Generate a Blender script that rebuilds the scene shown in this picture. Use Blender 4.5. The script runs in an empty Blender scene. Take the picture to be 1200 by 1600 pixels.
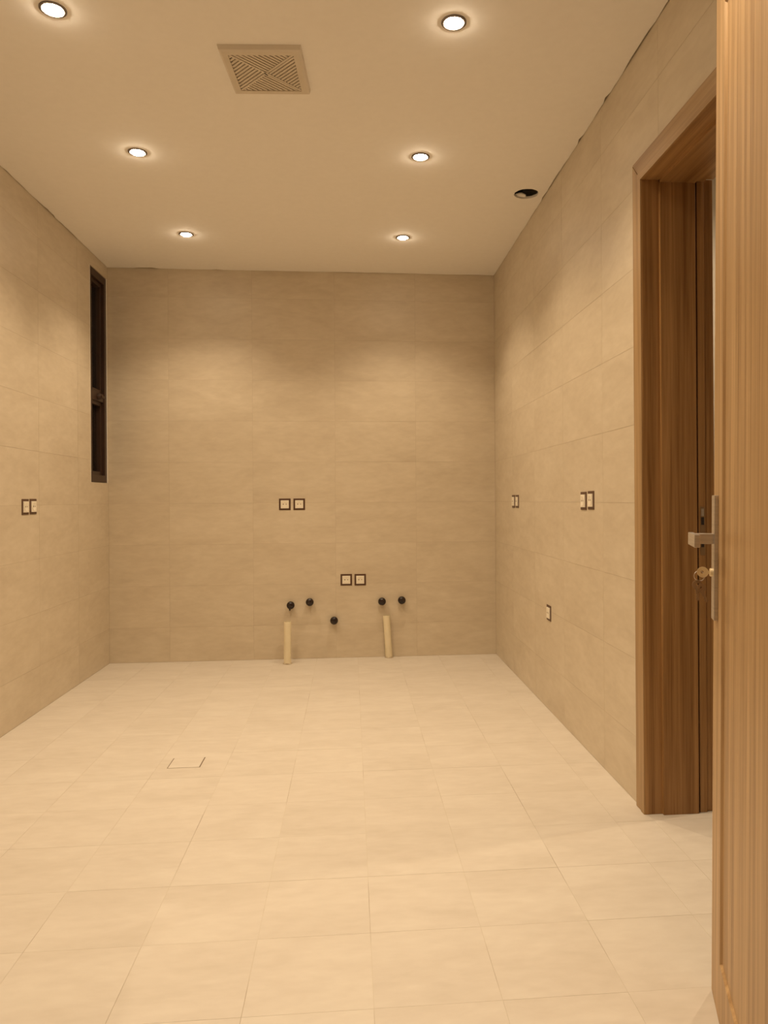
import bpy, bmesh, math, random
from mathutils import Vector, Matrix
random.seed(7)
S = bpy.context.scene
COL = S.collection
PI = math.pi
# ---------------------------------------------------------------- camera
CAM_H = 1.1687
F, PX, PY, YAW, PITCH, ROLL = 1160.96, 648.94, 779.98, 0.0868, 0.0004, -0.0063
cd = bpy.data.cameras.new('camera'); cam = bpy.data.objects.new('camera', cd); COL.objects.link(cam)
fw = Vector((math.sin(YAW), math.cos(YAW), 0)); rt = Vector((math.cos(YAW), -math.sin(YAW), 0)); up = Vector((0, 0, 1))
f2 = fw*math.cos(PITCH) + up*math.sin(PITCH); u2 = up*math.cos(PITCH) - fw*math.sin(PITCH)
r3 = rt*math.cos(ROLL) + u2*math.sin(ROLL); u3 = u2*math.cos(ROLL) - rt*math.sin(ROLL)
M3 = Matrix((r3, u3, -f2)).transposed()
cam.matrix_world = Matrix.Translation((0, 0, CAM_H)) @ M3.to_4x4()
cd.sensor_width = 36; cd.sensor_fit = 'AUTO'; cd.lens = 36*F/1600
cd.shift_x = (600-PX)/1600; cd.shift_y = -(800-PY)/1600
cd.clip_start = 0.02; cd.clip_end = 100
S.camera = cam
# ---------------------------------------------------------------- world, exposure
w = bpy.data.worlds.new('world'); S.world = w; w.use_nodes = True
w.node_tree.nodes['Background'].inputs[0].default_value = (0.012, 0.012, 0.02, 1)
w.node_tree.nodes['Background'].inputs[1].default_value = 0.2
S.view_settings.view_transform = 'Standard'; S.view_settings.look = 'None'
S.view_settings.gamma = 1; S.view_settings.use_curve_mapping = False
S.view_settings.exposure = 0.0
LAMP_COLOR = (1.0, 0.80, 0.565)
LAMP_W = 47.0
LAMP_SIZE = math.radians(122); LAMP_BLEND = 0.80

# room constants (metres)
XL, XR, YB, H = -1.739, 1.087, 5.531, 2.855
YF = 0.83                       # front wall (camera stands in its doorway)
DY0, DY1, DZ = 1.75, 2.66, 2.345  # right-hand doorway
WY0, WY1, WZ0, WZ1 = 5.165, 5.512, 1.300, 2.765  # window

# ---------------------------------------------------------------- materials
def mat(name, color, rough=0.5, metal=0.0, spec=0.5):
    m = bpy.data.materials.new(name); m.use_nodes = True
    b = m.node_tree.nodes['Principled BSDF']
    b.inputs['Base Color'].default_value = (*color, 1); b.inputs['Roughness'].default_value = rough
    b.inputs['Metallic'].default_value = metal; b.inputs['Specular IOR Level'].default_value = spec
    return m
def noise_mat(name, c0, c1, scale, rough=0.5, bump=0.0, detail=4, spec=0.5, metal=0.0, nscale=8.0, hi=0.7):
    m = mat(name, c0, rough, metal, spec); nt = m.node_tree; b = nt.nodes['Principled BSDF']
    g = nt.nodes.new('ShaderNodeNewGeometry'); mp = nt.nodes.new('ShaderNodeMapping'); mp.inputs['Scale'].default_value = scale
    n = nt.nodes.new('ShaderNodeTexNoise'); n.inputs['Scale'].default_value = nscale; n.inputs['Detail'].default_value = detail
    r = nt.nodes.new('ShaderNodeValToRGB'); r.color_ramp.elements[0].color = (*c0, 1); r.color_ramp.elements[1].color = (*c1, 1)
    r.color_ramp.elements[0].position = 0.3; r.color_ramp.elements[1].position = hi
    L = nt.links.new
    L(g.outputs['Position'], mp.inputs['Vector']); L(mp.outputs[0], n.inputs['Vector']); L(n.outputs['Fac'], r.inputs[0]); L(r.outputs[0], b.inputs['Base Color'])
    if bump:
        bp = nt.nodes.new('ShaderNodeBump'); bp.inputs['Strength'].default_value = bump; bp.inputs['Distance'].default_value = 0.002
        L(n.outputs['Fac'], bp.inputs['Height']); L(bp.outputs[0], b.inputs['Normal'])
    return m
def tile_mat(name, lo, mid, hi, wall, rough, var):
    m = mat(name, mid, rough, 0, 0.4); nt = m.node_tree; b = nt.nodes['Principled BSDF']; N = nt.nodes.new; L = nt.links.new
    g = N('ShaderNodeNewGeometry'); sp = N('ShaderNodeSeparateXYZ'); L(g.outputs['Position'], sp.inputs[0])
    cb = N('ShaderNodeCombineXYZ')
    if wall:
        ad = N('ShaderNodeMath'); ad.operation = 'ADD'; L(sp.outputs[0], ad.inputs[0]); L(sp.outputs[1], ad.inputs[1])
        L(ad.outputs[0], cb.inputs[0]); L(sp.outputs[2], cb.inputs[1])
    else:
        L(sp.outputs[0], cb.inputs[0]); L(sp.outputs[1], cb.inputs[1])
    oi = N('ShaderNodeObjectInfo'); ml = N('ShaderNodeMath'); ml.operation = 'MULTIPLY'; ml.inputs[1].default_value = 37.0
    L(oi.outputs['Random'], ml.inputs[0]); L(ml.outputs[0], cb.inputs[2])
    mp = N('ShaderNodeMapping'); mp.inputs['Rotation'].default_value = (0, 0, math.radians(-33)); mp.inputs['Scale'].default_value = (1.0, 2.8, 1)
    L(cb.outputs[0], mp.inputs['Vector'])
    n1 = N('ShaderNodeTexNoise'); n1.inputs['Scale'].default_value = 2.6; n1.inputs['Detail'].default_value = 6; n1.inputs['Roughness'].default_value = 0.6
    n1.inputs['Distortion'].default_value = 0.6
    L(mp.outputs[0], n1.inputs['Vector'])
    n2 = N('ShaderNodeTexNoise'); n2.inputs['Scale'].default_value = 14; n2.inputs['Detail'].default_value = 5; L(mp.outputs[0], n2.inputs['Vector'])
    mx = N('ShaderNodeMix'); mx.data_type = 'FLOAT'; mx.inputs[0].default_value = 0.35; L(n1.outputs['Fac'], mx.inputs[2]); L(n2.outputs['Fac'], mx.inputs[3])
    r = N('ShaderNodeValToRGB'); r.color_ramp.elements[0].color = (*lo, 1); r.color_ramp.elements[0].position = 0.3
    r.color_ramp.elements[1].color = (*hi, 1); r.color_ramp.elements[1].position = 0.72
    e = r.color_ramp.elements.new(0.5); e.color = (*mid, 1)
    L(mx.outputs[0], r.inputs[0])
    # slight tone shift from piece to piece
    mr = N('ShaderNodeMapRange'); mr.inputs['To Min'].default_value = 1-var; mr.inputs['To Max'].default_value = 1+var; L(oi.outputs['Random'], mr.inputs['Value'])
    vm = N('ShaderNodeVectorMath'); vm.operation = 'SCALE'; L(r.outputs[0], vm.inputs[0]); L(mr.outputs[0], vm.inputs['Scale'])
    L(vm.outputs[0], b.inputs['Base Color'])
    bp = N('ShaderNodeBump'); bp.inputs['Strength'].default_value = 0.12; bp.inputs['Distance'].default_value = 0.002
    L(n2.outputs['Fac'], bp.inputs['Height']); L(bp.outputs[0], b.inputs['Normal'])
    return m
def wood_mat(name, axis, dark, light):
    m = mat(name, light, 0.42, 0, 0.4); nt = m.node_tree; b = nt.nodes['Principled BSDF']; N = nt.nodes.new; L = nt.links.new
    g = N('ShaderNodeNewGeometry'); mp = N('ShaderNodeMapping')
    sc = [24.0, 24.0, 24.0]; sc[axis] = 0.55; mp.inputs['Scale'].default_value = sc
    L(g.outputs['Position'], mp.inputs['Vector'])
    n1 = N('ShaderNodeTexNoise'); n1.inputs['Scale'].default_value = 1.6; n1.inputs['Detail'].default_value = 3; n1.inputs['Distortion'].default_value = 0.3
    L(mp.outputs[0], n1.inputs['Vector'])
    mp2 = N('ShaderNodeMapping'); sc2 = [150.0]*3; sc2[axis] = 3.0; mp2.inputs['Scale'].default_value = sc2; L(g.outputs['Position'], mp2.inputs['Vector'])
    n2 = N('ShaderNodeTexNoise'); n2.inputs['Scale'].default_value = 1.5; n2.inputs['Detail'].default_value = 4; L(mp2.outputs[0], n2.inputs['Vector'])
    mx = N('ShaderNodeMix'); mx.data_type = 'FLOAT'; mx.inputs[0].default_value = 0.3; L(n1.outputs['Fac'], mx.inputs[2]); L(n2.outputs['Fac'], mx.inputs[3])
    r = N('ShaderNodeValToRGB'); r.color_ramp.elements[0].color = (*dark, 1); r.color_ramp.elements[0].position = 0.3
    r.color_ramp.elements[1].color = (*light, 1); r.color_ramp.elements[1].position = 0.68
    L(mx.outputs[0], r.inputs[0]); L(r.outputs[0], b.inputs['Base Color'])
    bp = N('ShaderNodeBump'); bp.inputs['Strength'].default_value = 0.1; bp.inputs['Distance'].default_value = 0.001
    L(n2.outputs['Fac'], bp.inputs['Height']); L(bp.outputs[0], b.inputs['Normal'])
    return m
def emit_mat(name, color, strength):
    m = mat(name, color); b = m.node_tree.nodes['Principled BSDF']
    b.inputs['Emission Color'].default_value = (*color, 1); b.inputs['Emission Strength'].default_value = strength
    return m

M_WALL = tile_mat('wall_tile', (0.54, 0.445, 0.32), (0.60, 0.505, 0.37), (0.665, 0.57, 0.43), True, 0.45, 0.008)
M_FLOOR = tile_mat('floor_tile', (0.58, 0.512, 0.42), (0.635, 0.567, 0.475), (0.69, 0.627, 0.53), False, 0.45, 0.003)
M_GROUTW = noise_mat('wall_grout', (0.42, 0.335, 0.24), (0.54, 0.44, 0.32), (1, 1, 1), 0.9)
M_GROUTF = noise_mat('floor_grout', (0.27, 0.18, 0.10), (0.62, 0.55, 0.44), (1, 1, 1), 0.9, nscale=2.6, hi=0.5)
M_CEIL = noise_mat('ceiling_paint', (0.90, 0.86, 0.80), (0.92, 0.88, 0.82), (1, 1, 1), 0.85, bump=0.05, nscale=30)
M_PLAIN = noise_mat('plain_plaster', (0.55, 0.50, 0.42), (0.62, 0.56, 0.47), (1, 1, 1), 0.85)
M_CONC = noise_mat('void_concrete', (0.10, 0.09, 0.08), (0.16, 0.15, 0.13), (1, 1, 1), 0.95)
M_WOOD = wood_mat('door_wood', 2, (0.29, 0.160, 0.060), (0.58, 0.38, 0.185))
M_CASX = wood_mat('casing_wood_across', 1, (0.26, 0.145, 0.055), (0.46, 0.30, 0.145))
M_CAS = wood_mat('casing_wood', 2, (0.26, 0.145, 0.055), (0.46, 0.30, 0.145))
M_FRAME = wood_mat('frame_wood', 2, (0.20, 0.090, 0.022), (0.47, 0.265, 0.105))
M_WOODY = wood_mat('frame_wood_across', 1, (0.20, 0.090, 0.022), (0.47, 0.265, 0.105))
M_BROWN = noise_mat('brown_frame', (0.036, 0.015, 0.007), (0.045, 0.020, 0.010), (1, 1, 1), 0.45)
M_SOCKF = noise_mat('socket_frame', (0.075, 0.030, 0.012), (0.09, 0.038, 0.016), (1, 1, 1), 0.4)
M_CREAM = noise_mat('socket_cream', (0.78, 0.70, 0.55), (0.84, 0.76, 0.61), (1, 1, 1), 0.4)
M_HOLE = mat('dark_hole', (0.03, 0.02, 0.015), 0.8)
M_PIN = mat('pin_hole_shadow', (0.25, 0.17, 0.10), 0.8)
M_CAP = noise_mat('black_plastic', (0.014, 0.006, 0.004), (0.02, 0.009, 0.006), (1, 1, 1), 0.22)
M_PVC = noise_mat('cream_pvc', (0.70, 0.60, 0.40), (0.78, 0.68, 0.47), (1, 1, 1), 0.4)
M_VENT = noise_mat('vent_plastic', (0.66, 0.58, 0.47), (0.70, 0.62, 0.51), (1, 1, 1), 0.6)
M_VENTB = mat('vent_backing', (0.54, 0.46, 0.36), 0.9)
M_RING = noise_mat('lamp_ring', (0.17, 0.14, 0.12), (0.22, 0.19, 0.17), (1, 1, 1), 0.45, metal=0.4)
M_LENS = emit_mat('lamp_lens', (1.0, 0.84, 0.62), 155.0)
M_STEEL = noise_mat('brushed_nickel', (0.58, 0.53, 0.47), (0.68, 0.62, 0.55), (1, 1, 30), 0.35, metal=0.85)
M_BRASS = noise_mat('key_brass', (0.85, 0.70, 0.44), (0.92, 0.78, 0.52), (1, 1, 1), 0.3, metal=0.3)
M_TRIM = mat('tile_edge_trim', (0.80, 0.74, 0.64), 0.35)
M_DGAP = noise_mat('drain_gap', (0.10, 0.055, 0.025), (0.16, 0.10, 0.05), (1, 1, 1), 0.8)
M_GLASS = mat('window_glass', (0.9, 0.9, 0.9), 0.03)
M_GLASS.node_tree.nodes['Principled BSDF'].inputs['Transmission Weight'].default_value = 1.0
M_GLASS.node_tree.nodes['Principled BSDF'].inputs['IOR'].default_value = 1.45

# ---------------------------------------------------------------- helpers
def box(bm, lo, hi, bevel=0):
    lo = Vector(lo); hi = Vector(hi)
    r = bmesh.ops.create_cube(bm, size=1.0, matrix=Matrix.Translation((lo+hi)/2) @ Matrix.Diagonal((*(hi-lo), 1)))
    if bevel:
        es = {e for v in r['verts'] for e in v.link_edges}
        bmesh.ops.bevel(bm, geom=list(es), offset=bevel, segments=2, profile=0.6, affect='EDGES')
def prism(bm, pts, vec, bevel=0):
    vs = [bm.verts.new(p) for p in pts]; f = bm.faces.new(vs)
    r = bmesh.ops.extrude_face_region(bm, geom=[f])
    nv = [g for g in r['geom'] if isinstance(g, bmesh.types.BMVert)]
    bmesh.ops.translate(bm, verts=nv, vec=vec)
    if bevel:
        es = {e for v in vs+nv for e in v.link_edges}
        bmesh.ops.bevel(bm, geom=list(es), offset=bevel, segments=2, affect='EDGES')
def lathe(bm, prof, mtx=Matrix(), n=32, close=True):
    """prof: list of (r, z) about local z"""
    rings = []
    for r, z in prof:
        if r < 1e-6: rings.append([bm.verts.new(mtx @ Vector((0, 0, z)))])
        else: rings.append([bm.verts.new(mtx @ Vector((r*math.cos(2*PI*k/n), r*math.sin(2*PI*k/n), z))) for k in range(n)])
    for a, b in zip(rings, rings[1:]):
        for k in range(n):
            k2 = (k+1) % n
            if len(a) == 1 and len(b) == 1: continue
            if len(a) == 1: bm.faces.new((a[0], b[k], b[k2]))
            elif len(b) == 1: bm.faces.new((a[k], a[k2], b[0]))
            else: bm.faces.new((a[k], a[k2], b[k2], b[k]))
def tube(bm, pts, r, n=10):
    pts = [Vector(p) for p in pts]; rings = []
    for i, p in enumerate(pts):
        d = (pts[min(i+1, len(pts)-1)] - pts[max(i-1, 0)]).normalized()
        a = d.orthogonal().normalized() if i == 0 else (a - d*a.dot(d)).normalized()
        b = d.cross(a)
        rings.append([bm.verts.new(p + a*r*math.cos(2*PI*k/n) + b*r*math.sin(2*PI*k/n)) for k in range(n)])
    for q, s in zip(rings, rings[1:]):
        for k in range(n): bm.faces.new((q[k], q[(k+1) % n], s[(k+1) % n], s[k]))
    bm.faces.new(rings[0][::-1]); bm.faces.new(rings[-1])
def obj(name, bm, m, parent=None, smooth=False):
    bmesh.ops.recalc_face_normals(bm, faces=bm.faces)
    me = bpy.data.meshes.new(name); bm.to_mesh(me); bm.free(); me.materials.append(m)
    if smooth:
        for p in me.polygons: p.use_smooth = True
        me.set_sharp_from_angle(angle=math.radians(38))
    o = bpy.data.objects.new(name, me); COL.objects.link(o)
    if parent: o.parent = parent
    return o
def bx(name, lo, hi, m, parent=None, bevel=0):
    bm = bmesh.new(); box(bm, lo, hi, bevel); return obj(name, bm, m, parent)
def empty(name, loc, label=None, cat=None, group=None, kind=None):
    o = bpy.data.objects.new(name, None); o.empty_display_size = 0.05; COL.objects.link(o); o.location = loc
    if label: o['label'] = label
    if cat: o['category'] = cat
    if group: o['group'] = group
    if kind: o['kind'] = kind
    return o
def struct(o, label=None):
    o['kind'] = 'structure'
    if label: o['label'] = label
    return o
def subtract(r, h):
    """rect minus hole rect -> list of rects (u0,v0,u1,v1)"""
    u0, v0, u1, v1 = r; a0, b0, a1, b1 = h
    if a0 >= u1 or a1 <= u0 or b0 >= v1 or b1 <= v0: return [r]
    out = []
    if a0 > u0: out.append((u0, v0, a0, v1))
    if a1 < u1: out.append((a1, v0, u1, v1))
    m0, m1 = max(u0, a0), min(u1, a1)
    if b0 > v0: out.append((m0, v0, m1, b0))
    if b1 < v1: out.append((m0, b1, m1, v1))
    return out
TILE_MESH = {}
def tiles(parent, us, vs, holes, place, m, gap=0.0012, thick=0.007, gapv=None):
    gapv = gapv or gap
    """place(u,v,d): world point; d = depth below the face"""
    for u0, u1 in zip(us, us[1:]):
        for v0, v1 in zip(vs, vs[1:]):
            rects = [(u0+gap/2, v0+gapv/2, u1-gap/2, v1-gapv/2)]
            for h in holes: rects = [q for r in rects for q in subtract(r, h)]
            rects = [q for q in rects if q[2]-q[0] > 0.003 and q[3]-q[1] > 0.003]
            if not rects: continue
            c = place((u0+u1)/2, (v0+v1)/2, 0)
            key = (parent.name, tuple(tuple(round(x - o, 4) for x, o in zip(r, ((u0+u1)/2, (v0+v1)/2)*2)) for r in rects))
            jog = random.uniform(0, 0.0003)
            if key not in TILE_MESH:
                bm = bmesh.new()
                for r in rects:
                    p = [place(r[0], r[1], 0), place(r[2], r[3], thick)]
                    lo = [min(a, b) for a, b in zip(*p)]; hi = [max(a, b) for a, b in zip(*p)]
                    box(bm, Vector(lo)-Vector(c), Vector(hi)-Vector(c))
                me = bpy.data.meshes.new('tile'); bm.to_mesh(me); bm.free(); me.materials.append(m); TILE_MESH[key] = me
            o = bpy.data.objects.new('tile', TILE_MESH[key]); COL.objects.link(o); o.parent = parent
            n = Vector(place(0, 0, 1)) - Vector(place(0, 0, 0))
            o.location = Vector(c) + n*jog

def steps(a, b, s):
    r = [a]
    while r[-1] + s < b - 0.02: r.append(r[-1] + s)
    r.append(b); return r

# ---------------------------------------------------------------- room shell
REC = 0.0008   # grout sits this far behind the tile faces
HT = 3.10      # walls run up past the suspended ceiling
floor = struct(bx('floor', (XL-0.2, -1.6, -0.12), (3.0, YB+0.2, -REC), M_GROUTF), 'pale cream stone tiled floor')
wall_back = struct(bx('wall_back', (XL-0.2, YB+REC, -0.0), (XR+0.3, YB+0.2, HT), M_GROUTW), 'beige stone tiled back wall')
def wall_with_hole(name, axis_box, hole, m, label):
    """axis_box: (x0,x1,y0,y1,z0,z1); hole (y0,y1,z0,z1)"""
    x0, x1, y0, y1, z0, z1 = axis_box; a0, a1, b0, b1 = hole
    bm = bmesh.new()
    for lo, hi in (((x0, y0, z0), (x1, a0, z1)), ((x0, a1, z0), (x1, y1, z1)), ((x0, a0, z0), (x1, a1, b0)), ((x0, a0, b1), (x1, a1, z1))):
        if all(h-l > 1e-4 for l, h in zip(lo, hi)): box(bm, lo, hi)
    return struct(obj(name, bm, m), label)
wall_left = wall_with_hole('wall_left', (XL-0.2, XL-REC, YF, YB+REC, 0, HT), (WY0, WY1, WZ0, WZ1), M_GROUTW, 'beige stone tiled left wall')
wall_right = wall_with_hole('wall_right', (XR+REC, XR+0.25, YF, YB+REC, 0, HT), (DY0-0.024, DY1+0.024, 0, DZ+0.024), M_GROUTW, 'beige stone tiled right wall with the doorway')
# front wall: the camera stands in its doorway
FT = 0.16
bm = bmesh.new()
box(bm, (XL-0.2, YF-FT, 0), (-0.45, YF, HT)); box(bm, (0.575, YF-FT, 0), (XR+0.25, YF, HT)); box(bm, (-0.45, YF-FT, 2.40), (0.575, YF, HT))
struct(obj('wall_front', bm, M_PLAIN), 'plastered front wall behind the camera')
# tiles
us = [XR]
while us[-1] - 0.6 > XL + 0.03: us.append(us[-1] - 0.6)
us.append(XL); us = us[::-1]
vs = [0, 0.2505] + [0.2505+0.3*k for k in range(1, 9)] + [H+0.012]
tiles(wall_back, us, vs, [], lambda u, v, d: (u, YB+d, v), M_WALL)
ys = [YB]
while ys[-1] - 0.6 > YF + 0.03: ys.append(ys[-1] - 0.6)
ys.append(YF); ys = ys[::-1]
tiles(wall_left, ys, vs, [(WY0, WZ0, WY1, WZ1)], lambda u, v, d: (XL-d, u, v), M_WALL)
tiles(wall_right, ys, vs, [(DY0-0.024, -1, DY1+0.024, DZ+0.024)], lambda u, v, d: (XR+d, u, v), M_WALL)
GX, GY = 0.046, 1.709
fu = [XL] + [GX+0.3*k for k in range(-5, 4) if XL+0.02 < GX+0.3*k < XR-0.02] + [XR]
fv = [YF] + [GY+0.3*k for k in range(-2, 13) if YF+0.02 < GY+0.3*k < YB-0.02] + [YB]
DRAIN = (-0.808, 3.330, -0.666, 3.459)
tiles(floor, fu, fv, [DRAIN], lambda u, v, d: (u, v, -d), M_FLOOR, gap=0.0014, gapv=0.0007)
# tiles running through the right-hand doorway
tiles(floor, [XR, XR+0.262, XR+0.562], [1.709-0.3, 1.709, 2.009, 2.309, 2.609, 2.909], [(XR, -5, XR+0.26, DY0+0.0), (XR, DY1, XR+0.26, 9)], lambda u, v, d: (u, v, -d), M_FLOOR, gap=0.0014, gapv=0.0007)

# ceiling board with a ragged edge, lamp holes and the uncovered duct hole
LAMPS = [(-1.005, 2.640), (-1.015, 3.690), (-1.025, 4.803), (0.374, 2.604), (0.353, 3.638), (0.345, 4.766), (-1.000, 1.56), (0.38, 1.54)]
DUCT = (0.978, 4.040, 0.067)
bm = bmesh.new()
outline = []
def ragged(a, b, inward, notches, step=0.045):
    a = Vector(a); b = Vector(b); L = (b-a).length; n = int(L/step); d = (b-a)/L
    off = 0.002
    for k in range(n):
        s = k*L/n
        off += (0.002-off)*0.3 + random.gauss(0, 0.0017); o = min(0.006, max(0.0008, off))
        for s0, s1, dep in notches:
            if s0 <= s <= s1: o = dep + random.uniform(-0.004, 0.004)
        outline.append(a + d*s + Vector(inward)*o)
ragged((XL, YB, H), (XR, YB, H), (0, -1, 0), [(0.20, 0.36, 0.024), (0.75, 0.80, 0.015), (1.6, 2.15, 0.007)])
ragged((XR, YB, H), (XR, YF, H), (-1, 0, 0), [(1.42, 1.53, 0.009), (2.12, 2.15, 0.011), (2.46, 2.52, 0.008)])
ragged((XR, YF, H), (XL, YF, H), (0, 1, 0), [])
ragged((XL, YF, H), (XL, YB, H), (1, 0, 0), [(3.55, 3.75, 0.009)])
def loop(pts):
    vs_ = [bm.verts.new(p) for p in pts]
    return [bm.edges.new((vs_[i], vs_[(i+1) % len(vs_)])) for i in range(len(vs_))]
E_ = loop(outline)
for x, y in LAMPS: E_ += loop([Vector((x+0.037*math.cos(t*PI/12), y+0.037*math.sin(t*PI/12), H)) for t in range(24)])
E_ += loop([Vector((DUCT[0]+(DUCT[2]+random.uniform(-.0015, .0015))*math.cos(t*PI/18), DUCT[1]+(DUCT[2]+random.uniform(-.0015, .0015))*math.sin(t*PI/18), H)) for t in range(36)])
bmesh.ops.triangle_fill(bm, use_beauty=True, use_dissolve=False, edges=E_, normal=(0, 0, -1))
r = bmesh.ops.extrude_face_region(bm, geom=list(bm.faces))
bmesh.ops.translate(bm, verts=[g for g in r['geom'] if isinstance(g, bmesh.types.BMVert)], vec=(0, 0, 0.0125))
ceiling = struct(obj('ceiling', bm, M_CEIL), 'flat cream painted plasterboard ceiling')
# a torn flap of board left in the duct hole
bm = bmesh.new()
q = [(-0.050, 0.040, 0.004), (-0.030, 0.058, 0.000), (0.012, 0.064, 0.000), (0.010, 0.052, 0.006), (-0.012, 0.046, 0.014), (-0.028, 0.044, 0.012)]
prism(bm, [Vector((DUCT[0]+a, DUCT[1]+b, H+0.008+c)) for a, b, c in q], Vector((0, 0, 0.004)))
obj('torn_flap', bm, M_CEIL, ceiling)
struct(bx('ceiling', (XL-0.2, -1.6, HT), (3.0, YB+0.2, HT+0.15), M_CONC), 'dark concrete slab above the ceiling board')

# hall behind the camera, and the room beyond the right-hand doorway
struct(bx('wall_left', (XL-0.2, -1.6, 0), (XL, YF-FT, HT), M_PLAIN), 'plaster side wall of the hall behind the camera')
struct(bx('wall_right', (XR+0.05, -1.6, 0), (XR+0.25, YF-FT, HT), M_PLAIN), 'plaster side wall of the hall behind the camera')
struct(bx('wall_back', (XL-0.2, -1.8, 0), (XR+0.25, -1.6, HT), M_PLAIN), 'plaster end wall of the hall behind the camera')
struct(bx('ceiling', (XL, -1.6, H), (XR+0.05, YF-FT, H+0.012), M_CEIL), 'hall ceiling behind the camera')
struct(bx('wall_back', (XR+0.25, 3.7, 0), (3.0, 3.85, HT), M_PLAIN), 'cream wall of the room beyond the right doorway')
struct(bx('wall_front', (XR+0.25, 0.55, 0), (3.0, 0.7, HT), M_PLAIN), 'cream wall of the room beyond the right doorway')
struct(bx('wall_right', (2.85, 0.7, 0), (3.0, 3.7, HT), M_PLAIN), 'cream wall of the room beyond the right doorway')
struct(bx('ceiling', (XR+0.25, 0.7, H), (2.85, 3.7, H+0.012), M_CEIL), 'ceiling of the room beyond the right doorway')

# ---------------------------------------------------------------- right-hand doorway frame
d1 = empty('door_1', (XR, DY1, 0), 'brown wooden door frame around the open doorway in the right wall', kind='structure')
def P(o, parent=d1):     # keep world coordinates under a parent empty
    o.matrix_parent_inverse = Matrix.Translation(-Vector(parent.location)); return o
XC = XR - 0.013
# casing on the room side: mitred boards with a raised inner bead
for side, y0, y1 in ((1, DY1, DY1+0.082), (-1, DY0, DY0-0.082)):
    bm = bmesh.new()
    prism(bm, [Vector((XC, y0, 0)), Vector((XC, y1, 0)), Vector((XC, y1, DZ+0.087)), Vector((XC, y0, DZ))], Vector((0.013+REC, 0, 0)), 0.0025)
    P(obj('casing', bm, M_CAS, d1))
    bm = bmesh.new(); ya, yb = sorted((y0+side*0.0005, y0+side*0.030))
    box(bm, (XC-0.0025, ya, 0), (XC+0.004, yb, DZ+0.030), 0.0015)
    P(obj('casing_bead', bm, M_CAS, d1))
bm = bmesh.new()
prism(bm, [Vector((XC, DY0, DZ)), Vector((XC, DY0-0.082, DZ+0.087)), Vector((XC, DY1+0.082, DZ+0.087)), Vector((XC, DY1, DZ))], Vector((0.013+REC, 0, 0)), 0.0025)
P(obj('casing', bm, M_CASX, d1))
P(bx('casing_bead', (XC-0.0026, DY0-0.030, DZ+0.0005), (XC+0.004, DY1+0.0300, DZ+0.030), M_CASX, d1, 0.0015))
# jamb profile: (x0, x1, projection into the opening)
PROF = [('jamb_board', 1.0760, 1.143, 0.0005), ('door_stop', 1.142, 1.277, 0.012), ('strike_strip', 1.287, 1.314, 0.002), ('jamb_edge', 1.313, 1.353, -0.008)]
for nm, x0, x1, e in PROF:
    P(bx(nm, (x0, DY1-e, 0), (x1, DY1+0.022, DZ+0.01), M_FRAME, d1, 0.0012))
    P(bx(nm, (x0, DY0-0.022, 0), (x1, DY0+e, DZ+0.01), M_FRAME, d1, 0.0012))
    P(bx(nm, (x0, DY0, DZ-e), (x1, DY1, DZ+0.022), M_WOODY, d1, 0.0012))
P(bx('groove_shade', (1.277, DY1+0.010, 0), (1.287, DY1+0.016, DZ), M_BROWN, d1))  # dark strips in jamb and head: shade of the open groove, put in as colour
P(bx('groove_shade', (1.277, DY0, DZ+0.010), (1.287, DY1, DZ+0.016), M_BROWN, d1))
# strike plate with its two slots in the far jamb
sp_ = P(bx('strike_plate', (1.292, DY1-0.0032, 0.955), (1.311, DY1-0.0015, 1.135), M_STEEL, d1, 0.0004)); sp_['label'] = 'brown metal strike plate on the far jamb'
sp_.data.materials[0] = noise_mat('bronze_plate', (0.30, 0.19, 0.10), (0.36, 0.24, 0.13), (1, 1, 1), 0.4, metal=0.6)
P(bx('latch_slot', (1.296, DY1-0.0040, 1.068), (1.307, DY1-0.0028, 1.096), M_HOLE, d1))
P(bx('latch_slot', (1.296, DY1-0.0040, 0.985), (1.307, DY1-0.0028, 1.025), M_HOLE, d1))
P(bx('latch_lip', (1.296, DY1-0.0055, 1.100), (1.306, DY1-0.0028, 1.128), M_STEEL, d1, 0.0005))

# ---------------------------------------------------------------- near door leaf, swung open beside the camera
ang = math.atan2(0.944, 0.330)
RT = 0.085
fx, fy = 0.847, 1.699                  # far bottom corner of the visible face
LW, LH, LT = 0.92, 2.345, 0.040
d2 = empty('door_2', (fx, fy, 0.002), 'light brown wooden door leaf with frame border, open beside the camera at right', kind='structure')
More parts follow.
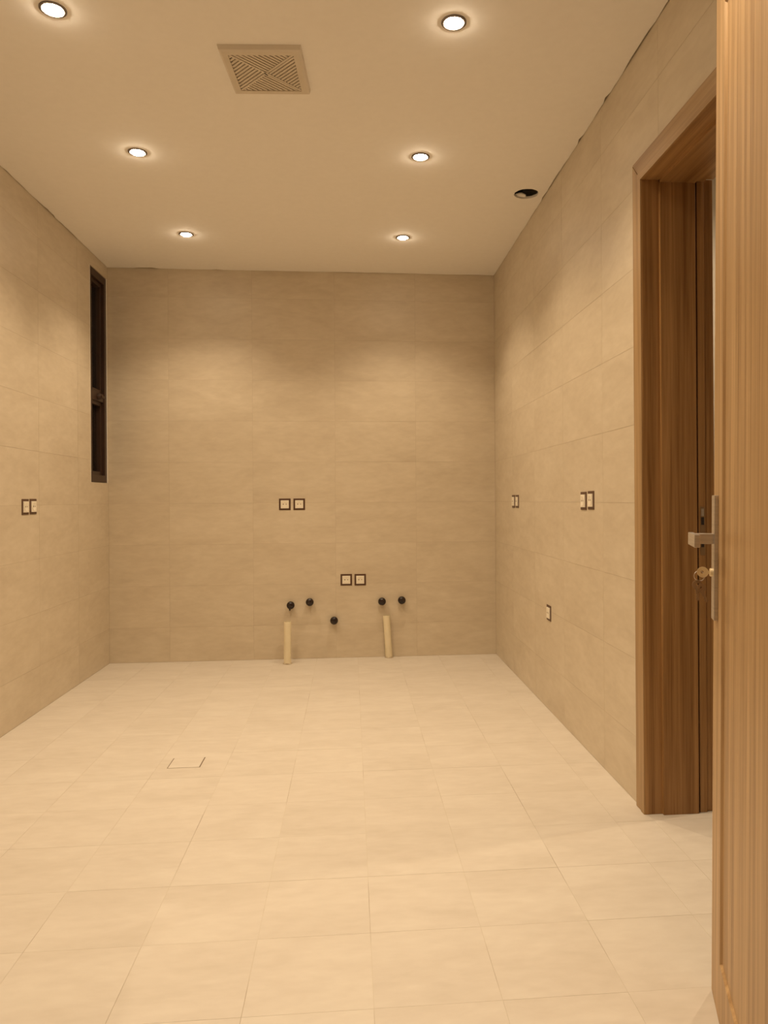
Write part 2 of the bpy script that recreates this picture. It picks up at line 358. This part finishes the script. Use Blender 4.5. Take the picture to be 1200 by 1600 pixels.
# local axes: +X from far edge towards the hinge, +Y out of the visible face (towards the left), Z up
ax = Vector((-0.330, -0.944, 0)).normalized(); az = Vector((0, 0, 1)); ay = az.cross(ax); 
if ay.x > 0: ay = -ay
LEAN = 0.0110
az_l = (az - ay*LEAN).normalized()
def leafpt(a, n, z): return ax*a + ay*n + Vector((0, 0, 1))*z - ay*LEAN*z
def leafbox(name, lo, hi, m, parent, bevel=0.0, hand=None):
    bm = bmesh.new(); box(bm, lo, hi, bevel)
    for v in bm.verts: v.co = leafpt(*v.co)
    return obj(name, bm, m, parent)
ST, RB = 0.128, 0.137
leafbox('core_panel', (0.01, -LT+0.006, 0.01), (LW-0.01, -0.0055, LH-0.01), M_WOOD, d2)
def border(name, pts, m):
    # flat board with a chamfer along its inner edge: pts = outer quad (a,z) x4 with inner last two
    bm = bmesh.new()
    (a0, z0), (a1, z1), (a2, z2), (a3, z3) = pts   # outer start, outer end, inner end, inner start
    def inset(o, i, t):
        return (i[0] + (o[0]-i[0])*t, i[1] + (o[1]-i[1])*t)
    c2 = inset((a1, z1), (a2, z2), 0.04); c3 = inset((a0, z0), (a3, z3), 0.04)
    top = [bm.verts.new(leafpt(a, 0, z)) for a, z in ((a0, z0), (a1, z1), c2, c3)]
    inn = [bm.verts.new(leafpt(a, -0.006, z)) for a, z in ((a2, z2), (a3, z3))]
    bot = [bm.verts.new(leafpt(a, -0.020, z)) for a, z in pts]
    F_ = bm.faces.new
    F_(top); F_((top[3], top[2], inn[0], inn[1])); F_((inn[1], inn[0], bot[2], bot[3])); F_(bot[::-1])
    F_((top[0], bot[0], bot[1], top[1])); F_((top[1], bot[1], bot[2], inn[0], top[2])); F_((top[0], top[3], inn[1], bot[3], bot[0]))
    return obj(name, bm, m, d2)
border('stile', [(0, 0), (0, LH), (ST, LH-RT), (ST, RB)], M_WOOD)
border('stile', [(LW, 0), (LW, LH), (LW-ST, LH-RT), (LW-ST, RB)], M_WOOD)
border('bottom_rail', [(0, 0), (LW, 0), (LW-ST, RB), (ST, RB)], M_WOOD)
border('top_rail', [(0, LH), (LW, LH), (LW-ST, LH-RT), (ST, LH-RT)], M_WOOD)
leafbox('edge_band', (0.0, -LT, 0), (0.012, -0.019, LH), M_WOOD, d2)
fp = leafbox('lock_faceplate', (-0.0015, -0.030, 0.90), (0.004, -0.012, 1.14), M_STEEL, d2)
# lever handle set: long plate > lever, key cylinder
pl = leafbox('handle_plate', (0.028, -0.001, 0.885), (0.072, 0.009, 1.172), M_STEEL, d2, 0.002); pl['label'] = 'long brushed metal handle plate'
leafbox('lever', (0.038, 0.050, 1.058), (0.168, 0.062, 1.086), M_STEEL, pl, 0.0015)
leafbox('lever_neck', (0.040, 0.008, 1.060), (0.062, 0.052, 1.084), M_STEEL, pl, 0.0015)
bm = bmesh.new(); lathe(bm, [(0, 0.0), (0.0095, 0.0), (0.0095, 0.006), (0.008, 0.007), (0, 0.007)], Matrix.Translation((0.050, 0.0088, 0.994)) @ Matrix.Rotation(-PI/2, 4, 'X'), 20)
for v in bm.verts: v.co = leafpt(*v.co)
obj('key_cylinder', bm, M_BRASS, pl, True)
for k in range(3):
    hz = (0.25, 1.1, 2.05)[k]
    bm = bmesh.new(); tube(bm, [leafpt(LW+0.006, -LT-0.004, hz), leafpt(LW+0.006, -LT-0.004, hz+0.1)], 0.007, 12); obj('hinge', bm, M_STEEL, d2, True)
# wooden frame lining of the doorway the camera stands in
d3 = empty('door_3', (0.56, YF, 0), 'brown wooden frame lining of the doorway at the camera', kind='structure')
def P3(o): o.matrix_parent_inverse = Matrix.Translation(-Vector(d3.location)); return o
P3(bx('jamb_board', (0.550, YF-FT-0.01, 0), (0.577, YF-0.02, 2.385), M_WOOD, d3, 0.001))
P3(bx('jamb_board', (-0.475+0.02, YF-FT-0.01, 0), (-0.43, YF+0.01, 2.385), M_WOOD, d3, 0.001))
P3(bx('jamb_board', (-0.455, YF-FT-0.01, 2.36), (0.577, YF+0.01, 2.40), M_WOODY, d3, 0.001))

# keys hanging in the lock
kb = empty('key_bunch', Vector(d2.location) + leafpt(0.050, 0.016, 0.984), 'brass key in the lock of the near door with keys hanging below it', 'keys')
base = Vector(d2.location) - Vector(kb.location)
def key_shape(name, cen, up_, right_, thick_, bow, blade, m, hole=True):
    """flat key: round bow (ring with a hole) and a notched blade along -up_"""
    bm = bmesh.new(); n = 20; o_, i_ = [], []
    for s in (-1, 1):
        for k in range(n):
            c, s_ = math.cos(2*PI*k/n), math.sin(2*PI*k/n)
            o_.append(bm.verts.new(cen + (right_*c + up_*s_)*bow + thick_*s*0.0012))
            i_.append(bm.verts.new(cen + (right_*c + up_*(s_+0.35))*bow*0.28 + thick_*s*0.0012))
    for k in range(n):
        k2 = (k+1) % n
        bm.faces.new((o_[k], o_[k2], i_[k2], i_[k])); bm.faces.new((o_[n+k], i_[n+k], i_[n+k2], o_[n+k2]))
        bm.faces.new((o_[k], o_[n+k], o_[n+k2], o_[k2])); bm.faces.new((i_[k], i_[k2], i_[n+k2], i_[n+k]))
    w_ = 0.0035; tz = [(w_, -bow*0.9), (w_, -bow-blade*0.3), (w_*0.4, -bow-blade*0.4), (w_, -bow-blade*0.5), (w_*0.5, -bow-blade*0.65), (w_, -bow-blade*0.8), (0, -bow-blade), (-w_, -bow-blade*0.9), (-w_, -bow*0.9)]
    prism(bm, [cen + right_*a + up_*b - thick_*0.001 for a, b in tz], thick_*0.002)
    return obj(name, bm, m, kb)
k1 = key_shape('key', base + leafpt(0.050, 0.0305, 0.994), ay, az, ax, 0.0125, 0.008, M_BRASS)
ringc = base + leafpt(0.050, 0.038, 0.985)
bm = bmesh.new(); tube(bm, [ringc + (ay*math.cos(t) + az*math.sin(t))*0.0115 for t in [2*PI*i/24 for i in range(25)]], 0.0009, 6); obj('key_ring', bm, M_STEEL, kb, True)
M_KEYD = noise_mat('dull_key', (0.30, 0.19, 0.10), (0.36, 0.24, 0.13), (1, 1, 1), 0.45, metal=0.4)
key_shape('key', base + leafpt(0.050, 0.042, 0.964), az, ay, ax, 0.0115, 0.026, M_KEYD)
key_shape('key', base + leafpt(0.056, 0.034, 0.957), (az + ay*0.35).normalized(), (ay - az*0.35).normalized(), ax, 0.0105, 0.024, M_KEYD)

# ---------------------------------------------------------------- window on the left wall
wn = empty('window_1', (XL, (WY0+WY1)/2, WZ0), 'tall narrow dark brown window with two sashes in the left wall corner', kind='structure')
def PW(o): o.matrix_parent_inverse = Matrix.Translation(-Vector(wn.location)); return o
def rect_frame(name, x0, x1, y0, y1, z0, z1, t, m, bev=0.0015, tt=None):
    bm = bmesh.new(); tt = tt or t
    o_ = [(y0, z0), (y1, z0), (y1, z1), (y0, z1)]; i_ = [(y0+t, z0+tt), (y1-t, z0+tt), (y1-t, z1-tt), (y0+t, z1-tt)]
    R = {}
    for nm, x in (('a', x0), ('b', x1)):
        R[nm] = [bm.verts.new((x, *p)) for p in o_]; R[nm+'i'] = [bm.verts.new((x, *p)) for p in i_]
    for k in range(4):
        j = (k+1) % 4
        bm.faces.new((R['a'][k], R['a'][j], R['ai'][j], R['ai'][k])); bm.faces.new((R['b'][k], R['bi'][k], R['bi'][j], R['b'][j]))
        bm.faces.new((R['a'][k], R['b'][k], R['b'][j], R['a'][j])); bm.faces.new((R['ai'][k], R['ai'][j], R['bi'][j], R['bi'][k]))
    if bev: bmesh.ops.bevel(bm, geom=list(bm.edges), offset=bev, segments=1, affect='EDGES')
    return PW(obj(name, bm, m, wn))
ZM = 1.90
rect_frame('outer_frame', XL-0.09, XL-0.004, WY0+0.003, WY1-0.003, WZ0+0.002, WZ1-0.003, 0.042, M_BROWN, tt=0.050)
PW(bx('transom_bar', (XL-0.088, WY0+0.04, ZM-0.030), (XL-0.010, WY1-0.04, ZM+0.030), M_BROWN, wn, 0.002))
for z0, z1 in ((ZM+0.028, WZ1-0.052), (WZ0+0.051, ZM-0.028)):
    s = rect_frame('sash', XL-0.070, XL-0.024, WY0+0.046, WY1-0.046, z0, z1, 0.028, M_BROWN)
    pn = bx('pane', (XL-0.055, WY0+0.072, z0+0.026), (XL-0.050, WY1-0.072, z1-0.026), M_GLASS, s)
    pn.matrix_parent_inverse = Matrix.Translation(-Vector(wn.location))@Matrix.Identity(4)
    pn.matrix_parent_inverse = Matrix.Identity(4)
# window latch on the transom
bm = bmesh.new(); lathe(bm, [(0, 0.0), (0.022, 0.0), (0.022, 0.012), (0.016, 0.026), (0.008, 0.030), (0, 0.030)], Matrix.Translation((XL-0.012, WY0+0.175, ZM)) @ Matrix.Rotation(PI/2, 4, 'Y'), 20)
lk = PW(obj('latch', bm, M_BROWN, wn, True))
bm = bmesh.new(); box(bm, (XL+0.010, WY0+0.165, ZM-0.010), (XL+0.024, WY0+0.245, ZM+0.006), 0.003); l2 = obj('latch_lever', bm, M_BROWN, lk); 
# light edge trim round the opening
for nm, lo, hi in (('tile_trim', (XL-0.05, WY0-0.004, WZ0-0.004), (XL+0.0012, WY0+0.003, WZ1+0.002)), ('tile_trim', (XL-0.05, WY1-0.003, WZ0-0.002), (XL+0.0012, WY1+0.004, WZ1+0.002))):
    PW(bx(nm, lo, hi, M_TRIM, wn))
# outside: a dark reveal so that the night beyond is closed in by the wall thickness

# ---------------------------------------------------------------- sockets
def socket(center, rot, label, group, kind='socket'):
    """front faces local -Y; centre on the wall face"""
    e = empty('wall_socket', center, label, 'socket', group); e.rotation_euler = (0, 0, rot)
    s = 0.0425; t = 0.0135
    bm = bmesh.new()
    o_ = [(-s, -s), (s, -s), (s, s), (-s, s)]; q_ = s-t; i_ = [(-q_, -q_), (q_, -q_), (q_, q_), (-q_, q_)]
    A = [bm.verts.new((x, 0.0, z)) for x, z in o_]; B = [bm.verts.new((x, -0.0028, z)) for x, z in [(x*0.97, z*0.97) for x, z in o_]]
    Cc = [bm.verts.new((x, -0.0028, z)) for x, z in i_]; D = [bm.verts.new((x, 0.0, z)) for x, z in i_]
    for k in range(4):
        j = (k+1) % 4
        for X, Y in ((A, B), (B, Cc), (Cc, D), (D, A)): bm.faces.new((X[k], X[j], Y[j], Y[k]))
    obj('socket_frame', bm, M_SOCKF, e)
    bm = bmesh.new(); box(bm, (-q_-0.0005, -0.0078, -q_-0.0005), (q_+0.0005, -0.001, q_+0.0005), 0.0014)
    ins = obj('socket_insert', bm, M_CREAM, e)
    # raised round dish with the pin holes
    bm = bmesh.new(); lathe(bm, [(0.0235, 0.0), (0.0235, 0.0014), (0.021, 0.0014), (0.019, 0.0005), (0, 0.0005)], Matrix.Translation((0, -0.0075, 0)) @ Matrix.Rotation(PI/2, 4, 'X'), 24)
    obj('socket_dish', bm, M_CREAM, ins, True)
    for dx, r in ((-0.0105, 0.0042), (0.0105, 0.0036)):
        bm = bmesh.new(); lathe(bm, [(0, 0), (r, 0), (r, 0.0008), (0, 0.0008)], Matrix.Translation((dx, -0.0077, 0.001)) @ Matrix.Rotation(PI/2, 4, 'X'), 14)
        obj('pin_hole', bm, M_PIN, ins)
    return e
g = 'brown framed wall sockets'
socket((-0.483, YB, 1.139), 0, 'left one of the upper pair of brown framed sockets on the back wall', g)
socket((-0.378, YB, 1.139), 0, 'right one of the upper pair of brown framed sockets on the back wall', g)
socket((-0.036, YB, 0.577), 0, 'left one of the lower pair of brown framed sockets above the capped pipes', g)
socket((0.067, YB, 0.576), 0, 'right one of the lower pair of brown framed sockets above the capped pipes', g)
R_ = -PI/2
socket((XR, 4.896, 1.152), R_, 'farther socket of the small pair nearest the back corner on the right wall', g)
socket((XR, 4.786, 1.152), R_, 'nearer socket of the small pair nearest the back corner on the right wall', g)
socket((XR, 3.395, 1.157), R_, 'farther socket of the pair beside the wooden door casing', g)
socket((XR, 3.288, 1.160), R_, 'socket right next to the wooden door casing, nearer of its pair', g)
socket((XR, 4.022, 0.538), R_, 'single brown framed socket low on the right wall', g)
socket((XL, 4.149, 1.142), PI/2, 'nearer socket of the pair on the left wall below the window', g)
socket((XL, 4.248, 1.143), PI/2, 'farther socket of the pair on the left wall below the window', g)

# ---------------------------------------------------------------- capped water pipes
CAPS = [(-0.446, 0.394, 'capped water pipe over the left drain pipe, with a lug below its black plug'),
        (-0.306, 0.415, 'capped water pipe with black plug, second from the left'),
        (-0.128, 0.275, 'lowest black plugged water pipe, alone between the two drain pipes'),
        (0.228, 0.410, 'black plugged water pipe right above the right drain pipe'),
        (0.376, 0.417, 'rightmost black plugged water pipe low on the back wall')]
for i, (x, z, lb) in enumerate(CAPS):
    x *= 0.992; z = CAM_H + (z-CAM_H)*0.992
    e = empty('capped_pipe', (x, YB, z), lb, 'pipe cap', 'black plugged pipes on the back wall')
    T = Matrix.Rotation(PI/2, 4, 'X')
    bm = bmesh.new(); lathe(bm, [(0, -0.002), (0.017, -0.002), (0.017, 0.030), (0, 0.030)], T, 20); obj('pipe_stub', bm, M_CAP, e, True)
    bm = bmesh.new(); lathe(bm, [(0, 0.022), (0.024, 0.022), (0.0285, 0.027), (0.029, 0.040), (0.0275, 0.048), (0.022, 0.055), (0.013, 0.059), (0, 0.0605)], T, 28)
    obj('plug', bm, M_CAP, e, True)
    bm = bmesh.new(); box(bm, (-0.006, -0.066, -0.006), (0.006, -0.056, 0.006), 0.0015); obj('plug_nut', bm, M_CAP, e)
    if i == 0:
        bm = bmesh.new(); tube(bm, [(-0.006, -0.040, -0.020), (-0.006, -0.042, -0.032), (-0.003, -0.044, -0.037)], 0.006, 10); obj('lug', bm, M_CAP, e, True)

# ---------------------------------------------------------------- drain pipes
for (x, y, top, dx, lb) in ((-0.457, 5.372, 0.302, 0.002, 'left cream plastic drain pipe standing just off the back wall'),
                            (0.276, 5.502, 0.312, -0.018, 'right cream plastic drain pipe leaning against the back wall')):
    e = empty('drain_pipe', (x, y, 0), lb, 'drain pipe', 'cream drain pipes')
    bm = bmesh.new(); R0, R1 = 0.0255, 0.0225
    sh = Matrix.Identity(4); sh[0][2] = dx/top
    lathe(bm, [(R1, 0.0), (R0, 0.0), (R0, top-0.004), (R0-0.001, top), (R1, top), (R1, 0.0)], sh, 28)
    obj('pipe_tube', bm, M_PVC, e, True)
    bm = bmesh.new(); prof = [(R0-0.001, 0.001), (R0+0.008, 0.001), (R0+0.005, 0.004), (R0+0.0005, 0.008)]
    lathe(bm, prof, Matrix(), 28)
    for v in bm.verts:
        rr = 1 + random.uniform(-0.05, 0.05); 
        if y + v.co.y*rr < YB - 0.001: v.co.x *= rr; v.co.y *= rr
        if y + v.co.y > YB-0.001: v.co.y = YB-0.001-y
    obj('grout_collar', bm, noise_mat('collar_grout', (0.30, 0.22, 0.13), (0.62, 0.52, 0.36), (1, 1, 1), 0.9, nscale=60), e, True)

# ---------------------------------------------------------------- floor drain
u0, v0, u1, v1 = DRAIN
e = empty('floor_drain', ((u0+u1)/2, (v0+v1)/2, 0), 'small square floor drain cover filled with a cream tile', 'floor drain')
a, b = (u1-u0)/2, (v1-v0)/2
bm = bmesh.new(); box(bm, (-a, -b, -0.0010), (a, b, -0.0003)); obj('drain_frame', bm, M_DGAP, e)
bm = bmesh.new(); box(bm, (-a+0.0035, -b+0.003, -0.0009), (a-0.0045, b-0.001, 0.0006), 0.0003); obj('tile_insert', bm, M_FLOOR, e)

# ---------------------------------------------------------------- ceiling fan grille
vent = empty('ceiling_vent', (-0.318, 2.940, H), 'square cream exhaust fan grille with crossed louvres in the ceiling', 'vent'); vent.rotation_euler = (0, 0, math.radians(-3.6))
so, si = 0.155, 0.122
bm = bmesh.new(); A = []
for r_, z_ in ((so, 0.0), (so-0.004, -0.017), (so-0.012, -0.021), (si, -0.021), (si, -0.008), (so-0.006, 0.0)):
    A.append([bm.verts.new((sx*r_, sy*r_, z_)) for sx, sy in ((-1, -1), (1, -1), (1, 1), (-1, 1))])
for X, Y in zip(A, A[1:]+A[:1]):
    for k in range(4): bm.faces.new((X[k], X[(k+1) % 4], Y[(k+1) % 4], Y[k]))
obj('grille_frame', bm, M_VENT, vent)
bm = bmesh.new(); box(bm, (-si-0.001, -si-0.001, -0.011), (si+0.001, si+0.001, -0.008)); obj('grille_backing', bm, M_VENTB, vent)
for s_ in (1, -1):
    bm = bmesh.new(); n = Vector((1, -s_, 0)).normalized()*0.004
    a_ = Vector((-si, -si*s_, -0.019)); b_ = Vector((si, si*s_, -0.019))
    prism(bm, [a_-n, b_-n, b_+n, a_+n], Vector((0, 0, 0.009))); obj('cross_rib', bm, M_VENT, vent)
bm = bmesh.new(); lathe(bm, [(0, -0.0225), (0.006, -0.0225), (0.009, -0.020), (0.009, -0.012), (0, -0.012)], Matrix(), 20); obj('centre_boss', bm, M_VENT, vent, True)
bm = bmesh.new(); prism(bm, [Vector((-0.007, -0.007, -0.0232)), Vector((-0.003, -0.009, -0.0232)), Vector((0.006, 0.006, -0.0232)), Vector((0.002, 0.008, -0.0232))], Vector((0, 0, 0.0012))); obj('centre_screw', bm, M_HOLE, vent)
c = -2*si + 0.022; pitch = 0.0205
while c < -0.012:
    for q in range(4):
        rot = Matrix.Rotation(q*PI/2, 3, 'Z')
        p0 = Vector((-si, c+si, -0.018)); p1 = Vector((c/2-0.004, c/2+0.004, -0.018))
        if c+si > si-0.004: continue
        nn = Vector((1, 1, 0)).normalized()*0.0042
        bm = bmesh.new(); prism(bm, [rot @ v for v in (p0-nn, p1-nn, p1+nn, p0+nn)], Vector((0, 0, 0.0065)))
        obj('slat', bm, M_VENT, vent)
    c += pitch

# ---------------------------------------------------------------- downlights
LABELS = ['front left downlight in the ceiling, largest, in the top left corner', 'middle left ceiling downlight', 'back left ceiling downlight nearest the back wall',
          'front right ceiling downlight to the right of the fan grille', 'middle right ceiling downlight', 'back right ceiling downlight nearest the back wall',
          'left ceiling downlight above the camera, out of the picture', 'right ceiling downlight above the camera, out of the picture']
def downlight(x, y, label, group, power=LAMP_W, size=LAMP_SIZE):
    e = empty('downlight', (x, y, H), label, 'downlight', group)
    bm = bmesh.new(); lathe(bm, [(0.0355, 0.003), (0.0355, 0.0), (0.0445, 0.0), (0.0445, -0.0025), (0.0425, -0.0042), (0.0365, -0.0048), (0.0335, -0.002), (0.0325, 0.022), (0.0345, 0.022), (0.0355, 0.003)], Matrix(), 40)
    obj('trim_ring', bm, M_RING, e, True)
    bm = bmesh.new(); lathe(bm, [(0.029, 0.021), (0.0275, 0.0), (0.0260, -0.006), (0.0215, -0.0105), (0.012, -0.0135), (0, -0.0145)], Matrix(), 32)
    obj('lens', bm, M_LENS, e, True)
    bm = bmesh.new(); lathe(bm, [(0, 0.024), (0.0345, 0.024), (0.0345, 0.060), (0, 0.060)], Matrix(), 24); obj('lamp_housing', bm, M_RING, e, True)
    ld = bpy.data.lights.new('lamp_light', 'SPOT'); ld.energy = power; ld.color = LAMP_COLOR; ld.spot_size = size; ld.spot_blend = LAMP_BLEND; ld.shadow_soft_size = 0.014
    lo = bpy.data.objects.new('lamp_light', ld); COL.objects.link(lo); lo.parent = e; lo.location = (0, 0, -0.045)
for (x, y), lb in zip(LAMPS, LABELS): downlight(x, y, lb, 'recessed ceiling downlights')
downlight(-0.3, -0.4, 'unseen downlight added to light the hall behind the camera', 'recessed ceiling downlights')  # added lamp, never in view, gives the hall some light
downlight(1.95, 2.80, 'ceiling downlight of the room beyond the right doorway', 'recessed ceiling downlights', power=LAMP_W*1.1, size=math.radians(168))
